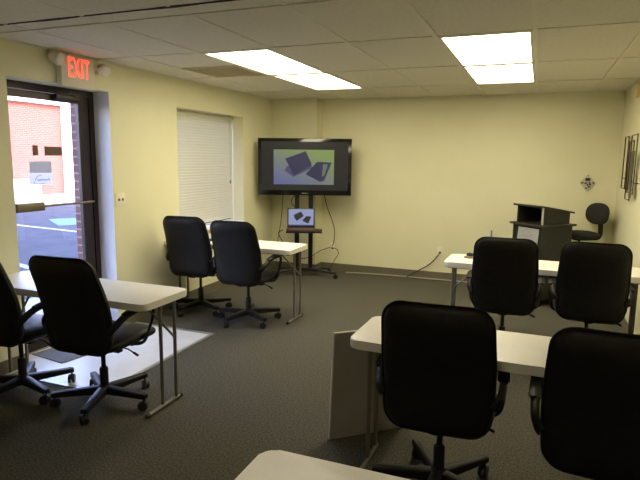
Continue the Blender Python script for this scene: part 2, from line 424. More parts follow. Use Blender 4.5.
# door reveal in a cooler paint is the same wall; window with closed blinds
w1 = bpy.data.objects.new('window_1', None); C.objects.link(w1); w1['kind'] = 'structure'; w1['label'] = 'recessed window behind closed white blinds'; w1['category'] = 'window'
bm = B(); x0, x1 = -3.70, -3.67
box(bm, x0, x1, WY0, WY0+.05, WZ0, WZ1); box(bm, x0, x1, WY1-.05, WY1, WZ0, WZ1); box(bm, x0, x1, WY0+.05, WY1-.05, WZ0, WZ0+.05); box(bm, x0, x1, WY0+.05, WY1-.05, WZ1-.05, WZ1)
box(bm, x0, x1, (WY0+WY1)/2-.02, (WY0+WY1)/2+.02, WZ0+.05, WZ1-.05)
obj('window_frame', bm, 'bronze', w1, False)
bm = B(); box(bm, -3.688, -3.684, WY0+.04, WY1-.04, WZ0+.04, WZ1-.04); obj('window_glass', bm, 'glass', w1, False)
bm = B(); box(bm, -3.665, XL+.035, WY0-.0, WY1, WZ0-.02, WZ0+.004, bevel=.003); obj('window_sill', bm, 'reveal', w1, False)
t = thing('window_blind', 'closed white horizontal slat blind in the window recess left of the television', 'blind', (-3.625, 0, 0))
bm = B(); box(bm, -.022, .022, WY0+.008, WY1-.008, WZ1-.045, WZ1-.002, bevel=.003); obj('head_rail', bm, 'blind', t)
bm = B(); n = int((WZ1-.05-WZ0-.03)/.032)
for k in range(n):
    z = WZ1-.062-k*.032
    box(bm, -.0195, .001, WY0+.012, WY1-.012, -.0008, .0008, Matrix.Translation((0, 0, z)) @ Matrix.Rotation(1.45, 4, 'Y'))
    box(bm, -.001, .0195, WY0+.012, WY1-.012, -.0008, .0008, Matrix.Translation((0, 0, z)) @ Matrix.Rotation(1.0, 4, 'Y'))
obj('slats', bm, 'blind', t, False)
bm = B(); box(bm, -.012, .012, WY0+.012, WY1-.012, WZ0+.008, WZ0+.026, bevel=.003); obj('bottom_rail', bm, 'blind', t)
bm = B()
tube(bm, [(.022, WY1-.10, WZ1-.045), (.022, WY1-.10, 1.30)], .0015, 6); lathe(bm, [(.003, 1.26), (.008, 1.265), (.006, 1.30), (.002, 1.305)], Matrix.Translation((.022, WY1-.10, 0)), 8)
obj('pull_cord', bm, 'slotdark', t)

# ------------------------------------------------------------------ exit sign
t = thing('exit_sign', 'illuminated red EXIT sign box with two emergency lamp heads above the door', 'exit sign', (XL, -.258, 0))
bm = B(); box(bm, 0.0, .055, -.162, .185, 2.133, 2.372, bevel=.005); box(bm, .0, .03, -.06, .06, 2.372, H-.001); obj('housing', bm, 'signbox', t)
cu = bpy.data.curves.new('exit_word', 'FONT'); cu.body = 'EXIT'; cu.size = .182; cu.extrude = .001; cu.align_x = 'CENTER'; cu.offset = .0015; cu.space_character = 1.12
to = bpy.data.objects.new('tmp', cu); C.objects.link(to); bpy.context.view_layer.update()
me = bpy.data.meshes.new_from_object(to.evaluated_get(bpy.context.evaluated_depsgraph_get())); bpy.data.objects.remove(to)
me.materials.clear(); me.materials.append(M['signred'])
xs = [v.co.x for v in me.vertices]; ys = [v.co.y for v in me.vertices]
sx = .222/(max(xs)-min(xs)); sy = .150/(max(ys)-min(ys)); mx_ = (max(xs)+min(xs))/2
me.transform(Matrix(((0, 0, 1, .056), (sx, 0, 0, -mx_*sx+.018), (0, sy, 0, 2.212-min(ys)*sy), (0, 0, 0, 1))))
o = bpy.data.objects.new('lettering', me); C.objects.link(o); o.parent = t
for sg, yy, zz in ((-1, -.215, 2.335), (1, .275, 2.315)):
    m4 = Matrix.Translation((.06, yy, zz)) @ Matrix.Rotation(sg*-.35, 4, 'Z') @ Matrix.Rotation(2.0, 4, 'Y')
    bm = B(); lathe(bm, [(.026, -.050), (.040, -.035), (.047, .0), (.052, .034), (.049, .038)], m4, 18); tube(bm, [(.03, sg*.15, zz), (.05, yy-sg*.02, zz)], .014, 10)
    lh = obj('lamp_head', bm, 'lamphead', t)
    bm = B(); lathe(bm, [(.047, .037), (.044, .048), (.024, .054)], m4, 18); obj('lens', bm, 'lampglass', lh)

# light switch, outlets
t = thing('light_switch', 'cream double light switch plate on the wall right of the door', 'light switch', (XL, .222, 1.20))
bm = B(); box(bm, 0, .007, -.062, .062, -.060, .060, bevel=.003); obj('plate', bm, 'switch', t)
for y in (-.024, .024):
    bm = B(); box(bm, .007, .019, y-.005, y+.005, -.010, .012, bevel=.002); obj('toggle', bm, 'slotdark', t)
def outlet(x, z, label):
    t = thing('wall_outlet', label, 'outlet', (x, YB, z), 0, 'outlets on the back wall')
    bm = B(); box(bm, -.036, .036, -.006, 0, -.058, .058, bevel=.002); obj('plate', bm, 'switch', t)
    for zz in (-.02, .02):
        bm = B(); box(bm, -.014, .014, -.009, -.006, zz-.013, zz+.013, bevel=.001); obj('socket', bm, 'slotdark' if zz < 0 else 'switch', t)
outlet(-1.073, .39, 'cream wall outlet low on the back wall with a black plug in it')
outlet(-2.60, .34, 'wall outlet low on the back wall beside the television stand')
def cord(pts, r, m, label, cat='cable', name='cable', group=None):
    bm = B(); tube(bm, smooth_path(pts, 7), r, 6); return tag(obj(name, bm, m), label, cat, group)
cord([(-1.073, YB-.03, .37), (-1.09, YB-.05, .34), (-1.14, YB-.045, .27), (-1.22, YB-.04, .19), (-1.33, YB-.04, .12), (-1.42, YB-.045, .06), (-1.50, YB-.05, .01)], .007, 'cord', 'black power cord hanging from the right outlet down to the baseboard')
cord([(-2.35, 3.40, .008), (-2.2, 3.44, .008), (-1.95, 3.47, .008), (-1.6, YB-.03, .009), (-1.2, YB-.028, .009), (-.6, YB-.027, .009), (.2, YB-.028, .009)], .009, 'palecord', 'pale cable lying on the carpet along the back baseboard')

# ------------------------------------------------------------------ chairs
def make_chair(label):
    t = thing('office_chair', label, 'chair')
    # seat, forward is +y
    def dseat(u, v, w):
        z = .455+w
        if v > .12: z -= (v-.12)**2*.9
        z += .35*(abs(u)**2)*.25
        return Vector((u*(1-.10*max(0, -v)/.25), v+.03, z-.01))
    bm = B(); pad(bm, rrect(.50, .52, .10), .095, dseat, 5); obj('seat', bm, 'leather', t)
    # backrest
    def dback(u, v, w):
        # v up, local centre height .735 ; w>0 towards the sitter
        s = (v+.30)/.60
        tap = 1-.07*max(0, s-.55)/.45-.05*max(0, .35-s)/.35
        y = -.205-.125*s+.035*math.sin(PI*min(1, s*1.15))+w+.22*u*u
        return Vector((u*tap, y, .727+v-.02*s))
    bm = B(); pad(bm, rrect(.475, .63, (.085, .085)), .105, dback, 7, .9)
    bk = obj('backrest', bm, 'leather', t)
    bm = B()   # piping round the cushion edge
    ol = rrect(.479, .634, (.087, .087)); tube(bm, [dback(u, v, -.012) for u, v in ol], .005, 6, closed=True)
    obj('piping', bm, 'leather', bk)
    # connection between back and seat
    bm = B(); tube(bm, smooth_path([(0, .05, .395), (0, -.12, .385), (0, -.20, .40), (0, -.232, .44), (0, -.225, .50)], 5), .035, 8, .008, up=(0, 0, 1)); 
    obj('back_bracket', bm, 'plastic', t)
    for sg in (-1, 1):
        bm = B(); x = sg*.272
        pts = smooth_path([(sg*.20, .06, .405), (sg*.255, .08, .42), (x, .12, .50), (x, .165, .585), (x, .165, .632), (x, .10, .655), (x, .0, .655), (x, -.12, .640), (x-sg*.01, -.20, .60), (sg*.235, -.225, .565)], 5)
        tube(bm, pts, .022, 10, .011, up=(0, .35, 1) if False else None)
        a = obj('armrest', bm, 'plastic', t)
        bm = B(); P = smooth_path([(x, .15, .652), (x, .08, .668), (x, -.02, .668), (x, -.13, .652)], 5); tube(bm, P, [.018]+[.027]*(len(P)-2)+[.018], 10, .010, up=(0, 0, 1)); obj('arm_pad', bm, 'plastic', a)
    bm = B(); box(bm, -.09, .09, -.11, .11, .372, .408, bevel=.01); box(bm, -.20, .20, .04, .08, .395, .409); box(bm, -.20, .20, -.10, -.06, .395, .409); obj('tilt_mechanism', bm, 'plastic', t)
    bm = B(); tube(bm, [(.06, .03, .385), (.17, .03, .375), (.225, .03, .350)], .005, 8); tube(bm, [(.21, .03, .357), (.245, .03, .341)], .008, 8); obj('lever', bm, 'plastic', t)
    bm = B(); lathe(bm, [(.0145, .20), (.0145, .375)], None, 14); obj('gas_lift', bm, 'plastic', t)
    bm = B(); lathe(bm, [(.022, .06), (.027, .065), (.027, .235), (.023, .245)], None, 16); lathe(bm, [(.040, .072), (.045, .080), (.045, .112), (.030, .128)], None, 16); obj('lift_cover', bm, 'plastic', t)
    for k in range(5):
        a = 2*PI*k/5+math.radians(-1); c, s = math.cos(a), math.sin(a)
        bm = B()
        secs = [(.035, .028, .070, .120), (.16, .025, .074, .114), (.30, .021, .076, .108), (.318, .018, .078, .104)]
        prev = None; first = None
        for r, w, z0, z1 in secs:
            ring = [bm.verts.new((c*r-s*q, s*r+c*q, z)) for q, z in ((-w, z0), (w, z0), (w, z1-.006), (w*.7, z1), (-w*.7, z1), (-w, z1-.006))]
            if prev:
                for i in range(6): bm.faces.new((prev[i], prev[(i+1) % 6], ring[(i+1) % 6], ring[i]))
            else: bm.faces.new(ring[::-1])
            prev = ring
        bm.faces.new(prev)
        lg = obj('base_leg', bm, 'plastic', t)
        bm = B(); rr = .306; phi = a+.9*math.sin(k*2.3)+.5
        X = Matrix.Translation((c*rr, s*rr, 0)) @ Matrix.Rotation(phi, 4, 'Z')
        lathe(bm, [(.006, .05), (.006, .08)], X, 8)
        for q in (-.021, .006):
            lathe(bm, [(.014, q), (.029, q), (.0305, q+.002), (.0305, q+.013), (.029, q+.015), (.014, q+.015)], X @ Matrix.Translation((-.012, 0, .0307)) @ Matrix.Rotation(PI/2, 4, 'X'), 16)
        hood = [(-.042, .034), (-.032, .052), (-.012, .062), (.008, .056), (.012, .04)]
        tube(bm, [X @ Vector((q, 0, z)) for q, z in hood], .014, 8, .004)
        obj('castor', bm, 'castor', lg)
    return t
G1 = 'black office chairs at the tables'
ch = make_chair('black office chair at the near left table, the one fully in view')
ch.location = (-2.46, -1.12, 0); ch.rotation_euler = (0, 0, math.radians(4)); ch['group'] = G1
def chair(x, y, rz, label, turn=0):
    o = dup(ch, (x, y, 0), math.radians(rz), label, G1)
    for c in o.children:
        if c.name.startswith('base_leg'): c.rotation_euler.z = math.radians(turn-rz)
    return o
chair(-3.08, -1.21, 3, 'black office chair at the near left table, cut off by the left picture edge', -14)
chair(-2.49, .85, 3, 'black office chair at the window table, the right one of its pair', 41)
chair(-3.125, .98, 6, 'black office chair at the window table, the left one nearest the wall', 47)
chair(-.120, .86, 1, 'black office chair at the far right table, in front of the papered lectern', 20)
chair(.505, .89, -1, 'black office chair at the far right table, the one beside the right wall', 55)
chair(-.28, -1.255, 2, 'large black foreground office chair fully in view at the near right table', 51)
chair(.40, -1.37, -3, 'large black foreground office chair cut off by the right picture edge', 30)

# ------------------------------------------------------------------ folding tables
def make_table(name_label, L):
    """origin on the floor under the left end middle, +x along the table"""
    t = thing('folding_table', name_label, 'table')
    bm = B(); prism(bm, [(u+L/2, v) for u, v in rrect(L, .452, .045, 6)], .693, .737, .007); obj('tabletop', bm, 'tabletop', t)
    for xx, sg in ((.05, 1), (L-.05, -1)):
        for y in (-.018, .124):
            bm = B(); tube(bm, [(xx, y, .69), (xx, y, .028)], .0115, 10); obj('leg', bm, 'steel', t)
        bm = B(); tube(bm, [(xx, -.165, .014), (xx, .165, .014)], .0125, 10); fb = obj('foot_bar', bm, 'steel', t)
        for y in (-.165, .165):
            bm = B(); tube(bm, [(xx, y-.012, .014), (xx, y+.012, .014)], .0138, 10); obj('rubber_cap', bm, 'rubber', fb)
        bm = B(); tube(bm, [(xx, -.16, .682), (xx, .16, .682)], .011, 8); obj('cross_rail', bm, 'steel', t)
        bm = B(); tube(bm, smooth_path([(xx+sg*.26, .053, .684), (xx+sg*.20, .053, .66), (xx+sg*.02, .10, .47), (xx, .12, .43)], 4), .008, 8); obj('brace', bm, 'steel', t)
    bm = B(); box(bm, .03, L-.03, -.19, -.175, .682, .693); box(bm, .03, L-.03, .175, .19, .682, .693); obj('under_rail', bm, 'steel', t, False)
    return t
G2 = 'white folding training tables'
tb = make_table('white folding table along the glass door at the near left', 1.445); tb['group'] = G2
tb.location = (-3.46, -1.021, 0)
def table(x, y, rz, label, sx=1.0):
    o = dup(tb, (x, y, 0), math.radians(rz), label, G2); o.scale = (sx, 1, 1); return o
table(-3.48+.0, 1.063, 0, 'white folding table under the window, in front of the television')
table(-.623, 1.13, -1.0, 'white folding table at the far right in front of the black lectern', 1.06)
table(-.723, -1.115, -.8, 'white folding table at the near right with a grey panel leaning at its end', 1.05)
table(-.634, -2.605, 0, 'white folding table in the foreground, only its corner in view at the bottom', 1.05)

# ------------------------------------------------------------------ leaning panel
t = thing('grey_panel', 'thin grey board standing on the carpet against the end of the near right table', 'board', (-.945, -.985, 0), math.radians(41))
bm = B(); ol = [(0, .0), (.47, .0), (.45, .60), (-.01, .60)]
X = Matrix.Rotation(math.radians(90), 4, 'X')
A = math.radians(95)
def tilt(bm):
    R_ = Matrix.Rotation(A, 4, 'X')
    for v in bm.verts: v.co = R_ @ v.co
prism(bm, [(0, 0), (.47, 0), (.455, .65), (.0, .65)], 0, .012); tilt(bm); obj('panel', bm, 'board', t, False)
bm = B(); box(bm, -.006, 0, 0, .656, -.001, .013); box(bm, -.006, .455, .65, .656, -.001, .013); tilt(bm); obj('edge_strip', bm, 'boardedge', t, False)

# ------------------------------------------------------------------ television on its stand
TA = math.radians(21)
t = thing('television_stand', 'black wheeled television stand in the back left corner', 'stand', (-2.82, 3.02, 0), TA)
for x in (-.108, .078):
    bm = B(); box(bm, x-.030, x+.030, -.02, .02, .08, 1.60, bevel=.004); obj('post', bm, 'standblack', t)
bm = B(); box(bm, -.20, .20, -.035, .035, .065, .11, bevel=.005); box(bm, -.10, .10, -.03, .0, 1.30, 1.36); box(bm, -.10, .10, -.03, .0, 1.60, 1.66); obj('crossbar', bm, 'standblack', t)
for x, y in ((.42, -.20), (-.42, -.20), (.34, .15), (-.34, .15)):
    bm = B(); tube(bm, [(math.copysign(.09, x), 0, .095), (x, y, .075)], .022, 8, .016); f = obj('foot', bm, 'standblack', t)
    bm = B()
    m4 = Matrix.Translation((x, y, 0))
    lathe(bm, [(.008, .05), (.008, .07)], m4, 8)
    for q in (-.015, .006): lathe(bm, [(.01, q), (.029, q), (.030, q+.009), (.01, q+.009)], m4 @ Matrix.Translation((0, 0, .030)) @ Matrix.Rotation(PI/2, 4, 'X'), 14)
    obj('castor', bm, 'castor', f)
bm = B(); box(bm, -.235, .235, -.33, -.02, .628, .650, bevel=.004); box(bm, -.13, .13, -.10, -.02, .600, .628); obj('shelf', bm, 'standblack', t)

tv = thing('television', 'large black flat-screen television showing two dark laptops on green', 'television', (-2.80, 2.955, 1.105), TA)
TW, TH = .617, .745
bm = B(); box(bm, -TW, TW, -.03, .045, 0, TH, bevel=.008)
box(bm, -.35, .35, .03, .055, .15, .60, bevel=.01); obj('housing', bm, 'tvblack', tv)
bm = B(); b = .045
box(bm, -TW+b, TW-b, -.032, -.0295, .065, TH-.045); scr = obj('screen', bm, 'tvdark', tv, False)
# picture
m = mat('tv_picture', (.02, .02, .02), .4); nt = m.node_tree; n = nt.nodes; Lk = nt.links
tc = n.new('ShaderNodeTexCoord'); sp = n.new('ShaderNodeSeparateXYZ'); Lk.new(tc.outputs['Generated'], sp.inputs[0])
a1 = n.new('ShaderNodeMath'); a1.operation = 'MULTIPLY'; a1.inputs[1].default_value = .45; Lk.new(sp.outputs['X'], a1.inputs[0])
a2 = n.new('ShaderNodeMath'); a2.operation = 'MULTIPLY_ADD'; a2.inputs[1].default_value = .6; Lk.new(sp.outputs['Z'], a2.inputs[0]); Lk.new(a1.outputs[0], a2.inputs[2])
cr = n.new('ShaderNodeValToRGB'); Lk.new(a2.outputs[0], cr.inputs[0])
cr.color_ramp.elements[0].color = (.10, .11, .25, 1); cr.color_ramp.elements[0].position = .12
cr.color_ramp.elements[1].color = (.17, .24, .07, 1); cr.color_ramp.elements[1].position = .85
el = cr.color_ramp.elements.new(.5); el.color = (.15, .18, .14, 1)
pb_ = n['Principled BSDF']; Lk.new(cr.outputs[0], pb_.inputs['Emission Color']); pb_.inputs['Emission Strength'].default_value = 1.0
M['pic'] = m
M['picdark'] = mat('picture_laptop_dark', (.01, .01, .01), .4, emis=(.020, .019, .060), estr=1)
M['picmid'] = mat('picture_laptop_mid', (.01, .01, .01), .4, emis=(.05, .05, .13), estr=1)
M['piclight'] = mat('picture_shine', (.01, .01, .01), .4, emis=(.12, .14, .12), estr=1)
M['lappic'] = mat('laptop_picture', (.02, .02, .02), .4, emis=(.24, .28, .46), estr=1)
M['lapdark'] = mat('laptop_picture_dark', (.01, .01, .01), .4, emis=(.012, .012, .018), estr=1)
M['lapbar'] = mat('laptop_taskbar', (.01, .01, .01), .4, emis=(.03, .04, .08), estr=1)
def pic(parent, cx, cz, w, h, y, mback, mdark, mmid, mshine):
    def P(u, v): return (cx-w/2+u*w, cz-h/2+v*h)
    def poly(name, pts, m_, yo):
        bm = B(); q = [P(*a) for a in pts]
        A_ = [bm.verts.new((x, y+yo, z)) for x, z in q]; B_ = [bm.verts.new((x, y+yo+.0004, z)) for x, z in q]
        bm.faces.new(A_); bm.faces.new(B_[::-1])
        for k in range(len(q)): bm.faces.new((A_[k], A_[(k+1) % len(q)], B_[(k+1) % len(q)], B_[k]))
        return obj(name, bm, m_, parent, False)
    poly('picture', [(0, 0), (1, 0), (1, 1), (0, 1)], mback, 0)
    poly('pictured_keyboard', [(.23, .54), (.18, .40), (.33, .22), (.62, .46), (.64, .56)], mmid, -.0012)
    poly('pictured_lid', [(.19, .74), (.53, .96), (.63, .60), (.62, .55), (.34, .27)], mdark, -.0018)
    poly('pictured_laptop', [(.53, .30), (.72, .66), (.96, .64), (.84, .12), (.77, .08)], mdark, -.0012)
    poly('pictured_shine', [(.82, .60), (.90, .58), (.84, .26), (.80, .24)], mshine, -.0018)
pic(scr, -.012, .370, .795, .455, -.0335, 'pic', 'picdark', 'picmid', 'piclight')
bm = B(); box(bm, -.04, .04, -.0315, -.030, .022, .032); obj('nameplate', bm, 'brownlabel', tv, False)

lp = thing('laptop', 'open laptop on the stand shelf showing the same picture on a pale blue screen', 'laptop', (-2.865+.20*math.sin(TA), 3.00-.20*math.cos(TA), .651), TA)
bm = B(); box(bm, -.172, .172, -.12, .11, 0, .022, bevel=.004); obj('keyboard_deck', bm, 'lapdeck', lp)
bm = B(); LT = Matrix.Translation((0, .105, .020)) @ Matrix.Rotation(math.radians(-8), 4, 'X')
box(bm, -.172, .172, -.006, .006, 0, .235, LT, bevel=.002); ld = obj('lid', bm, 'lapblack', lp); lp.scale = (1.06, 1.0, 1.10)
h = bpy.data.objects.new('screen', None)
bm = B(); box(bm, -.158, .158, -.0068, -.0062, .020, .222, LT); lb_ = obj('display', bm, 'lappic', ld, False)
for nm, pts in (('pictured_laptop', [(-.09, .155), (-.0, .195), (.035, .14), (-.055, .08), (-.085, .12)]), ('pictured_laptop', [(.015, .085), (.065, .140), (.13, .135), (.10, .062), (.085, .05)])):
    bm = B(); A_ = [bm.verts.new((x, -.0085, z)) for x, z in pts]; B_ = [bm.verts.new((x, -.0075, z)) for x, z in pts]
    bm.faces.new(A_); bm.faces.new(B_[::-1])
    for k in range(5): bm.faces.new((A_[k], A_[(k+1) % 5], B_[(k+1) % 5], B_[k]))
    for v in bm.verts: v.co = LT @ v.co
    obj(nm, bm, 'lapdark', ld, False)
bm = B(); box(bm, -.158, .158, -.0080, -.0070, .020, .034, LT); obj('task_bar', bm, 'lapbar', ld, False)

cord([(-2.95, 2.98, 1.12), (-3.02, 3.02, 1.0), (-2.93, 3.02, .90), (-2.84, 3.02, .86)], .006, 'cord', 'black cable looping from under the television to the stand posts')
cord([(-3.10, 2.92, 1.12), (-3.14, 2.98, .95), (-3.22, 3.10, .70), (-3.32, 3.20, .40), (-3.36, 3.24, .15), (-3.30, 3.22, .01)], .005, 'cord', 'thin black cable slanting down the corner left of the stand')
cord([(-2.56, 3.06, 1.12), (-2.54, 3.12, .95), (-2.50, 3.3, .65), (-2.56, 3.46, .42), (-2.60, YB-.02, .36)], .006, 'cord', 'black cable dropping from the television right end to the outlet')
cord([(-2.60, YB-.02, .32), (-2.52, 3.44, .33), (-2.46, 3.38, .28), (-2.50, 3.33, .18), (-2.56, 3.30, .06), (-2.60, 3.28, .01)], .005, 'cord', 'black cable curling down from the outlet beside the stand')
cord([(-2.61, YB-.03, .34), (-2.72, 3.36, .30), (-2.78, 3.22, .25), (-2.86, 3.10, .22), (-2.95, 3.05, .24)], .005, 'cord', 'black cable running from the outlet behind the stand posts')
cord([(-3.035, 2.78, .645), (-3.09, 2.76, .60), (-3.06, 2.80, .50), (-3.04, 2.86, .40), (-3.07, 2.90, .30)], .006, 'cord', 'short black charger cable hanging off the stand shelf')

# ------------------------------------------------------------------ lectern: local x = audience side to presenter (v), local y = left (u)
LA = math.radians(47)
lt = thing('lectern', 'black laminate lectern with an open upper shelf, in front of the back wall', 'lectern', (.155, 2.56, 0), LA)
# corner nearest the camera is the origin; v = local +x, u = local +y
LV, LU = .46, .42
bm = B(); box(bm, .012, LV-.012, .012, LU-.012, .07, .885); obj('cabinet_body', bm, 'wood', lt, False)
bm = B(); box(bm, -.03, LV+.03, -.03, LU+.03, .885, .907, bevel=.003); obj('desk_top', bm, 'woodedge', lt)
bm = B(); box(bm, 0.0, LV, .0, .012, .07, .885); box(bm, 0.0, LV, LU-.012, LU, .07, .885); obj('side_panel', bm, 'wood', lt, False)
bm = B()   # hutch: two sloped sides, back, shelf interior open to the audience
def sideprism(bm, y0, y1):
    A_ = [(.03, .907), (LV-.03, .907), (LV-.03, 1.025), (.03, 1.095)]
    a = [bm.verts.new((x, y0, z)) for x, z in A_]; b = [bm.verts.new((x, y1, z)) for x, z in A_]
    bm.faces.new(a); bm.faces.new(b[::-1])
    for k in range(4): bm.faces.new((a[k], a[(k+1) % 4], b[(k+1) % 4], b[k]))
sideprism(bm, .02, .036); sideprism(bm, LU-.036, LU-.02)
box(bm, LV-.06, LV-.045, .036, LU-.036, .907, 1.03)
obj('hutch', bm, 'wood', lt, False)
bm = B()
a = [(-.005, 1.097), (LV+.005, 1.022), (LV+.005, 1.042), (-.005, 1.117)]
A_ = [bm.verts.new((x, -.012, z)) for x, z in a]; B_ = [bm.verts.new((x, LU+.012, z)) for x, z in a]
bm.faces.new(A_); bm.faces.new(B_[::-1])
for k in range(4): bm.faces.new((A_[k], A_[(k+1) % 4], B_[(k+1) % 4], B_[k]))
obj('sloped_top', bm, 'woodedge', lt, False)
bm = B(); box(bm, .020, .031, .018, .040, .909, 1.094); o = obj('edge_strip', bm, 'ceramic', lt, False); o['label'] = 'pale metallic strip on the hutch corner'
for x, y in ((.05, .05), (LV-.05, .05), (.05, LU-.05), (LV-.05, LU-.05)):
    bm = B(); m4 = Matrix.Translation((x, y, 0)); lathe(bm, [(.01, .045), (.01, .072)], m4, 8)
    for q in (-.014, .005): lathe(bm, [(.01, q), (.025, q), (.026, q+.009), (.01, q+.009)], m4 @ Matrix.Translation((0, 0, .026)) @ Matrix.Rotation(PI/2, 4, 'X'), 14)
    obj('castor', bm, 'castor', lt)
t = thing('paper_notice', 'white paper with a faint drawing taped to the front of the lectern', 'paper', (.155, 2.56, 0), LA)
bm = B(); N = 8
V = []
for k in range(N+1):
    z = .862-.30*k/N; bow = -.004-.010*math.sin(PI*k/N)**2
    V.append([bm.verts.new((bow-d_, y, z)) for y, d_ in ((.035, .004), (.13, 0), (.22, 0), (.335, .0))])
for r0, r1 in zip(V, V[1:]):
    for k in range(3): bm.faces.new((r0[k], r1[k], r1[k+1], r0[k+1]))
r = bmesh.ops.solidify(bm, geom=bm.faces[:], thickness=.001)
obj('sheet', bm, 'paper', t)
bm = B()
for pts in ([(.27, .80), (.21, .845), (.17, .79), (.26, .79)], [(.28, .77), (.20, .765), (.13, .775)], [(.19, .84), (.15, .80), (.10, .775)]):
    tube(bm, [(-.019, y, z) for y, z in pts], .0012, 4)
obj('drawing', bm, 'ink', t)

# ------------------------------------------------------------------ task chair behind the lectern
t = thing('task_chair', 'armless black fabric task chair with an oval back beside the lectern', 'chair', (.565, 3.165, 0), math.radians(121))
# local forward = +y
def ds(u, v, w): return Vector((u, v, 0.765+w-.15*u*u))
bm = B(); pad(bm, rrect(.40, .40, .17), .07, ds, 5); obj('seat', bm, 'fabric', t)
def db(u, v, w): return Vector((u, -.215-.10*v+w+.35*u*u, 1.000+v))
bm = B(); ol = [(.20*math.copysign(abs(math.cos(a))**.85, math.cos(a)), .125*math.copysign(abs(math.sin(a))**.85, math.sin(a))) for a in [2*PI*k/40 for k in range(40)]]
pad(bm, ol, .065, db, 4); obj('backrest', bm, 'fabric', t)
bm = B(); tube(bm, smooth_path([(0, .05, .722), (0, -.15, .722), (0, -.235, .725), (0, -.262, .76), (0, -.262, .83), (0, -.250, .97)], 5), .032, 8, .012, up=(1, 0, 0)) ; obj('back_bracket', bm, 'plastic', t)
bm = B(); box(bm, -.08, .08, -.09, .09, .70, .732, bevel=.006); obj('seat_plate', bm, 'plastic', t)
bm = B(); lathe(bm, [(.014, .28), (.014, .70)], None, 12); lathe(bm, [(.027, .05), (.027, .42)], None, 14); obj('gas_lift', bm, 'plastic', t)
for k in range(5):
    a = 2*PI*k/5+.3; c, s = math.cos(a), math.sin(a)
    bm = B(); tube(bm, [(c*.03, s*.03, .10), (c*.235, s*.235, .078)], .020, 8, .014); lg = obj('base_leg', bm, 'plastic', t)
    bm = B(); m4 = Matrix.Translation((c*.232, s*.232, 0)) @ Matrix.Rotation(a, 4, 'Z'); lathe(bm, [(.006, .045), (.006, .075)], m4, 8)
    for q in (-.016, .006): lathe(bm, [(.01, q), (.027, q), (.0275, q+.01), (.01, q+.01)], m4 @ Matrix.Translation((0, 0, .0275)) @ Matrix.Rotation(PI/2, 4, 'X'), 14)
    obj('castor', bm, 'castor', lg)

# ------------------------------------------------------------------ wall decorations
t = thing('wall_rack', 'small diamond-shaped clear rack with black knobs on the back wall above the task chair', 'rack', (.628, YB, 1.342))
bm = B(); prism(bm, [(0, -.105), (.085, 0.0), (.0, .105), (-.085, 0.0)], .010, .018, .002, Matrix.Rotation(PI/2, 4, 'X')); obj('plate', bm, 'clear', t)
for x, z in ((-.062, .0), (-.02, -.002), (.02, .0), (.06, .002), (.0, -.022), (.028, -.018), (.015, -.045), (-.015, -.062), (0, .085)):
    bm = B(); r_ = .010 if z < .08 else .006
    lathe(bm, [(.005, 0), (.005, .024), (r_, .026), (r_, .038), (r_*.6, .042)], Matrix.Translation((x, -.002, z)) @ Matrix.Rotation(PI/2, 4, 'X'), 12); obj('knob', bm, 'rubber', t)
bm = B(); box(bm, -.028, .026, -.045, -.018, .026, .060, bevel=.006); obj('clip', bm, 'rubber', t)
bm = B(); box(bm, -.055, -.012, -.024, -.018, -.035, -.020, Matrix.Rotation(.7, 4, 'Y')); obj('pink_tag', bm, 'pinkish', t, False)

t = thing('wall_sculpture', 'bronze wire rectangle sculpture with metal plates on the right wall', 'wall art', (XR, 0, 0))
def loop(y0, y1, z0, z1, xo, r=.006):
    bm = B(); ol = [(xo, y0, z0), (xo, y1, z0), (xo, y1, z1), (xo, y0, z1)]
    for a, b in zip(ol, ol[1:]+ol[:1]): 
        d_ = (Vector(b)-Vector(a)).normalized()*r
        tube(bm, [Vector(a)-d_, Vector(b)+d_], r, 6)
    for yy in (y0, y1): tube(bm, [(xo, yy, z0+.1), (0, yy, z0+.1)], r*.7, 6)
    obj('wire_frame', bm, 'artmetal', t)
loop(2.60, 2.83, 1.325, 1.85, -.045, .006)
loop(2.34, 2.62, 1.225, 1.80, -.030, .006)
loop(2.06, 2.40, 1.30, 1.85, -.045, .006)
bm = B(); box(bm, -.028, -.022, 2.45, 2.60, 1.34, 1.70); o = obj('plate', bm, 'artplate', t, False); o['label'] = 'grey green brushed plate'
bm = B(); box(bm, -.052, -.046, 2.14, 2.27, 1.26, 1.70); obj('plate', bm, 'artdark', t, False)
bm = B(); box(bm, -.035, 0, 2.50, 2.68, 2.23, 2.35, bevel=.004); tag(obj('alarm_box', bm, 'alarm', loc=(XR, 0, 0)), 'small yellowish box high on the right wall near the corner', 'alarm box')
bm = B(); box(bm, -.03, -.0, -.03, 0, -.11, 0, bevel=.003); tag(obj('conduit_cover', bm, 'wall', loc=(XR-.03, YB, H-.004)), 'short cream cover strip in the upper right corner of the back wall', 'cover')

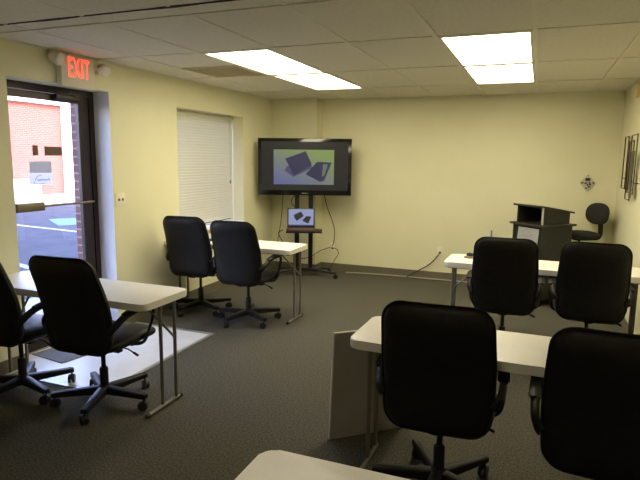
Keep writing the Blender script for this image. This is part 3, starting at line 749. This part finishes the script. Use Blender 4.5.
# ------------------------------------------------------------------ small things on the tables
t = thing('conference_puck', 'small dark object on a brown base on the far right table', 'gadget', (-.445, 1.18, .737))
bm = B(); lathe(bm, [(.030, 0), (.045, .003), (.045, .012), (.030, .018)], None, 18); obj('base', bm, 'brownthing', t)
bm = B(); lathe(bm, [(.020, .018), (.030, .024), (.026, .040), (.010, .048)], Matrix.Rotation(.15, 4, 'Y'), 14); lathe(bm, [(.008, 0), (.013, .01), (.008, .022)], Matrix.Translation((.025, 0, .022)), 10); obj('cap', bm, 'rubber', t)
bm = B(); lathe(bm, [(.006, 0), (.0085, .003), (.0085, .19), (.0075, .20), (.0075, .245), (.005, .25)], None, 12)
tag(obj('marker_pen', bm, 'bluepen', loc=(-.273, 1.25, .737)), 'blue pen standing upright on the far right table behind a chair', 'pen')
bm = B(); N = 10; R0 = []
for k in range(N+1):
    u = k/N; R0.append([bm.verts.new((-.14+.28*u, -.10, .002+.030*max(0, u-.5)**1.5*2)), bm.verts.new((-.14+.28*u, .10, .002+.045*max(0, u-.4)**1.5*2))])
for a, b in zip(R0, R0[1:]): bm.faces.new((a[0], b[0], b[1], a[1]))
bmesh.ops.solidify(bm, geom=bm.faces[:], thickness=.0008)
tag(obj('paper_sheet', bm, 'paper', loc=(-2.98, 1.10, .7375)), 'white paper sheet curling up on the window table between the two chairs', 'paper')

# ------------------------------------------------------------------ outdoors
bm = B(); box(bm, -40, -3.775, -30, 45, -.25, -.10); struct('ground', bm, 'asphalt', 'asphalt parking lot outside the glass door', 'ground')
bm = B(); box(bm, -5.2, -3.78, -3, 5, -.099, -.02); struct('ground_sidewalk', bm, 'concrete', 'concrete walk outside the door', 'ground')
bm = B(); box(bm, -19.0, -15.4, -20, 40, -.099, -.06); struct('ground_curb', bm, 'concrete', 'bright concrete walk in front of the brick building', 'ground')
def strip(a, b, w, label, m='paint'):
    a, b = Vector((*a, 0)), Vector((*b, 0)); d_ = (b-a).normalized(); n_ = Vector((-d_.y, d_.x, 0))*w/2
    bm = B(); prism(bm, [(p_.x, p_.y) for p_ in (a-n_, b-n_, b+n_, a+n_)], -.0995, -.094)
    return tag(obj('parking_line', bm, m, smooth=False), label, 'road marking', 'painted marks on the parking lot')
strip((-14.2, 6.08), (-6.0, 5.1), .13, 'farther long white parking line crossing the lot outside the door')
strip((-9.5, 2.85), (-6.2, 1.98), .13, 'nearer short white parking line outside the door')
bm = B(); prism(bm, [(-11.9, 7.0), (-10.6, 6.1), (-10.3, 6.6), (-11.5, 7.5)], -.0995, -.094); tag(obj('parking_symbol', bm, 'bluepaint', smooth=False), 'pale blue painted patch on the parking lot', 'road marking')
t = thing('brick_building', 'sunlit red brick building across the parking lot with a white fascia', 'building', (-19.0, 14, 0))
bm = B(); box(bm, -5, 0, -20, .30, -.1, 3.66); obj('brick_wall', bm, 'farbrick', t, False)
bm = B(); box(bm, -5, .25, -20, 9, 3.64, 4.6); obj('fascia', bm, 'white', t, False)
bm = B(); box(bm, -5, .30, .30, 1.75, -.1, 3.64); obj('white_column', bm, 'white', t, False)
bm = B(); box(bm, .25, .29, -2.62, -2.05, 3.78, 3.98); obj('vent_grille', bm, 'extdark', t, False)
bm = B(); box(bm, -5, -.2, 1.75, 9, -.1, 3.64); obj('side_wall', bm, 'white', t, False)
t = thing('utility_cabinet', 'pale grey utility cabinet standing by the brick building', 'cabinet', (-18.6, 12.0, -.06))
bm = B(); box(bm, -.3, .3, -.8, .5, 0, .62, bevel=.03); obj('body', bm, 'extbox', t)
bm = B(); box(bm, -.34, .34, -.84, .54, .62, .68, bevel=.01); obj('lid', bm, 'white', t)

# ------------------------------------------------------------------ light
w = bpy.data.worlds.new('world'); bpy.context.scene.world = w; w.use_nodes = True
nt = w.node_tree; bg = nt.nodes['Background']
sky = nt.nodes.new('ShaderNodeTexSky'); sky.sky_type = 'NISHITA'; sky.sun_disc = False; sky.sun_elevation = math.radians(34); sky.sun_rotation = math.radians(90)
mxw = nt.nodes.new('ShaderNodeVectorMath'); mxw.operation = 'MULTIPLY'; mxw.inputs[1].default_value = (1.08, .93, 1.12)
nt.links.new(sky.outputs[0], mxw.inputs[0]); nt.links.new(mxw.outputs[0], bg.inputs[0]); bg.inputs[1].default_value = 2.7
sl = bpy.data.lights.new('sun', 'SUN'); sl.energy = 5; sl.angle = .01; sl.color = (1, .93, .84)
so = bpy.data.objects.new('sun', sl); C.objects.link(so)
so.rotation_euler = Vector((-.80, .12, -.545)).to_track_quat('-Z', 'Y').to_euler(); so.location = (6, 0, 9)

# ------------------------------------------------------------------ camera
yaw, pitch, roll = .375885845, .149463499, .0120538835
fwd = Vector((-math.sin(yaw)*math.cos(pitch), math.cos(yaw)*math.cos(pitch), -math.sin(pitch)))
rt = Vector((math.cos(yaw), math.sin(yaw), 0)); upv = rt.cross(fwd)
r_ = math.cos(roll)*rt+math.sin(roll)*upv; u_ = -math.sin(roll)*rt+math.cos(roll)*upv
cam = bpy.data.cameras.new('camera'); co = bpy.data.objects.new('camera', cam); C.objects.link(co)
cam.sensor_width = 36; cam.lens = 36*546.927/640; cam.clip_start = .05; cam.clip_end = 200
mt = Matrix((r_, u_, -fwd)).transposed().to_4x4(); mt.translation = (.07593, -3.75364, 1.60189); co.matrix_world = mt
sc = bpy.context.scene; sc.camera = co
vs = sc.view_settings; vs.view_transform = 'Standard'; vs.look = 'None'; vs.exposure = 0.0; vs.gamma = 1; vs.use_curve_mapping = False
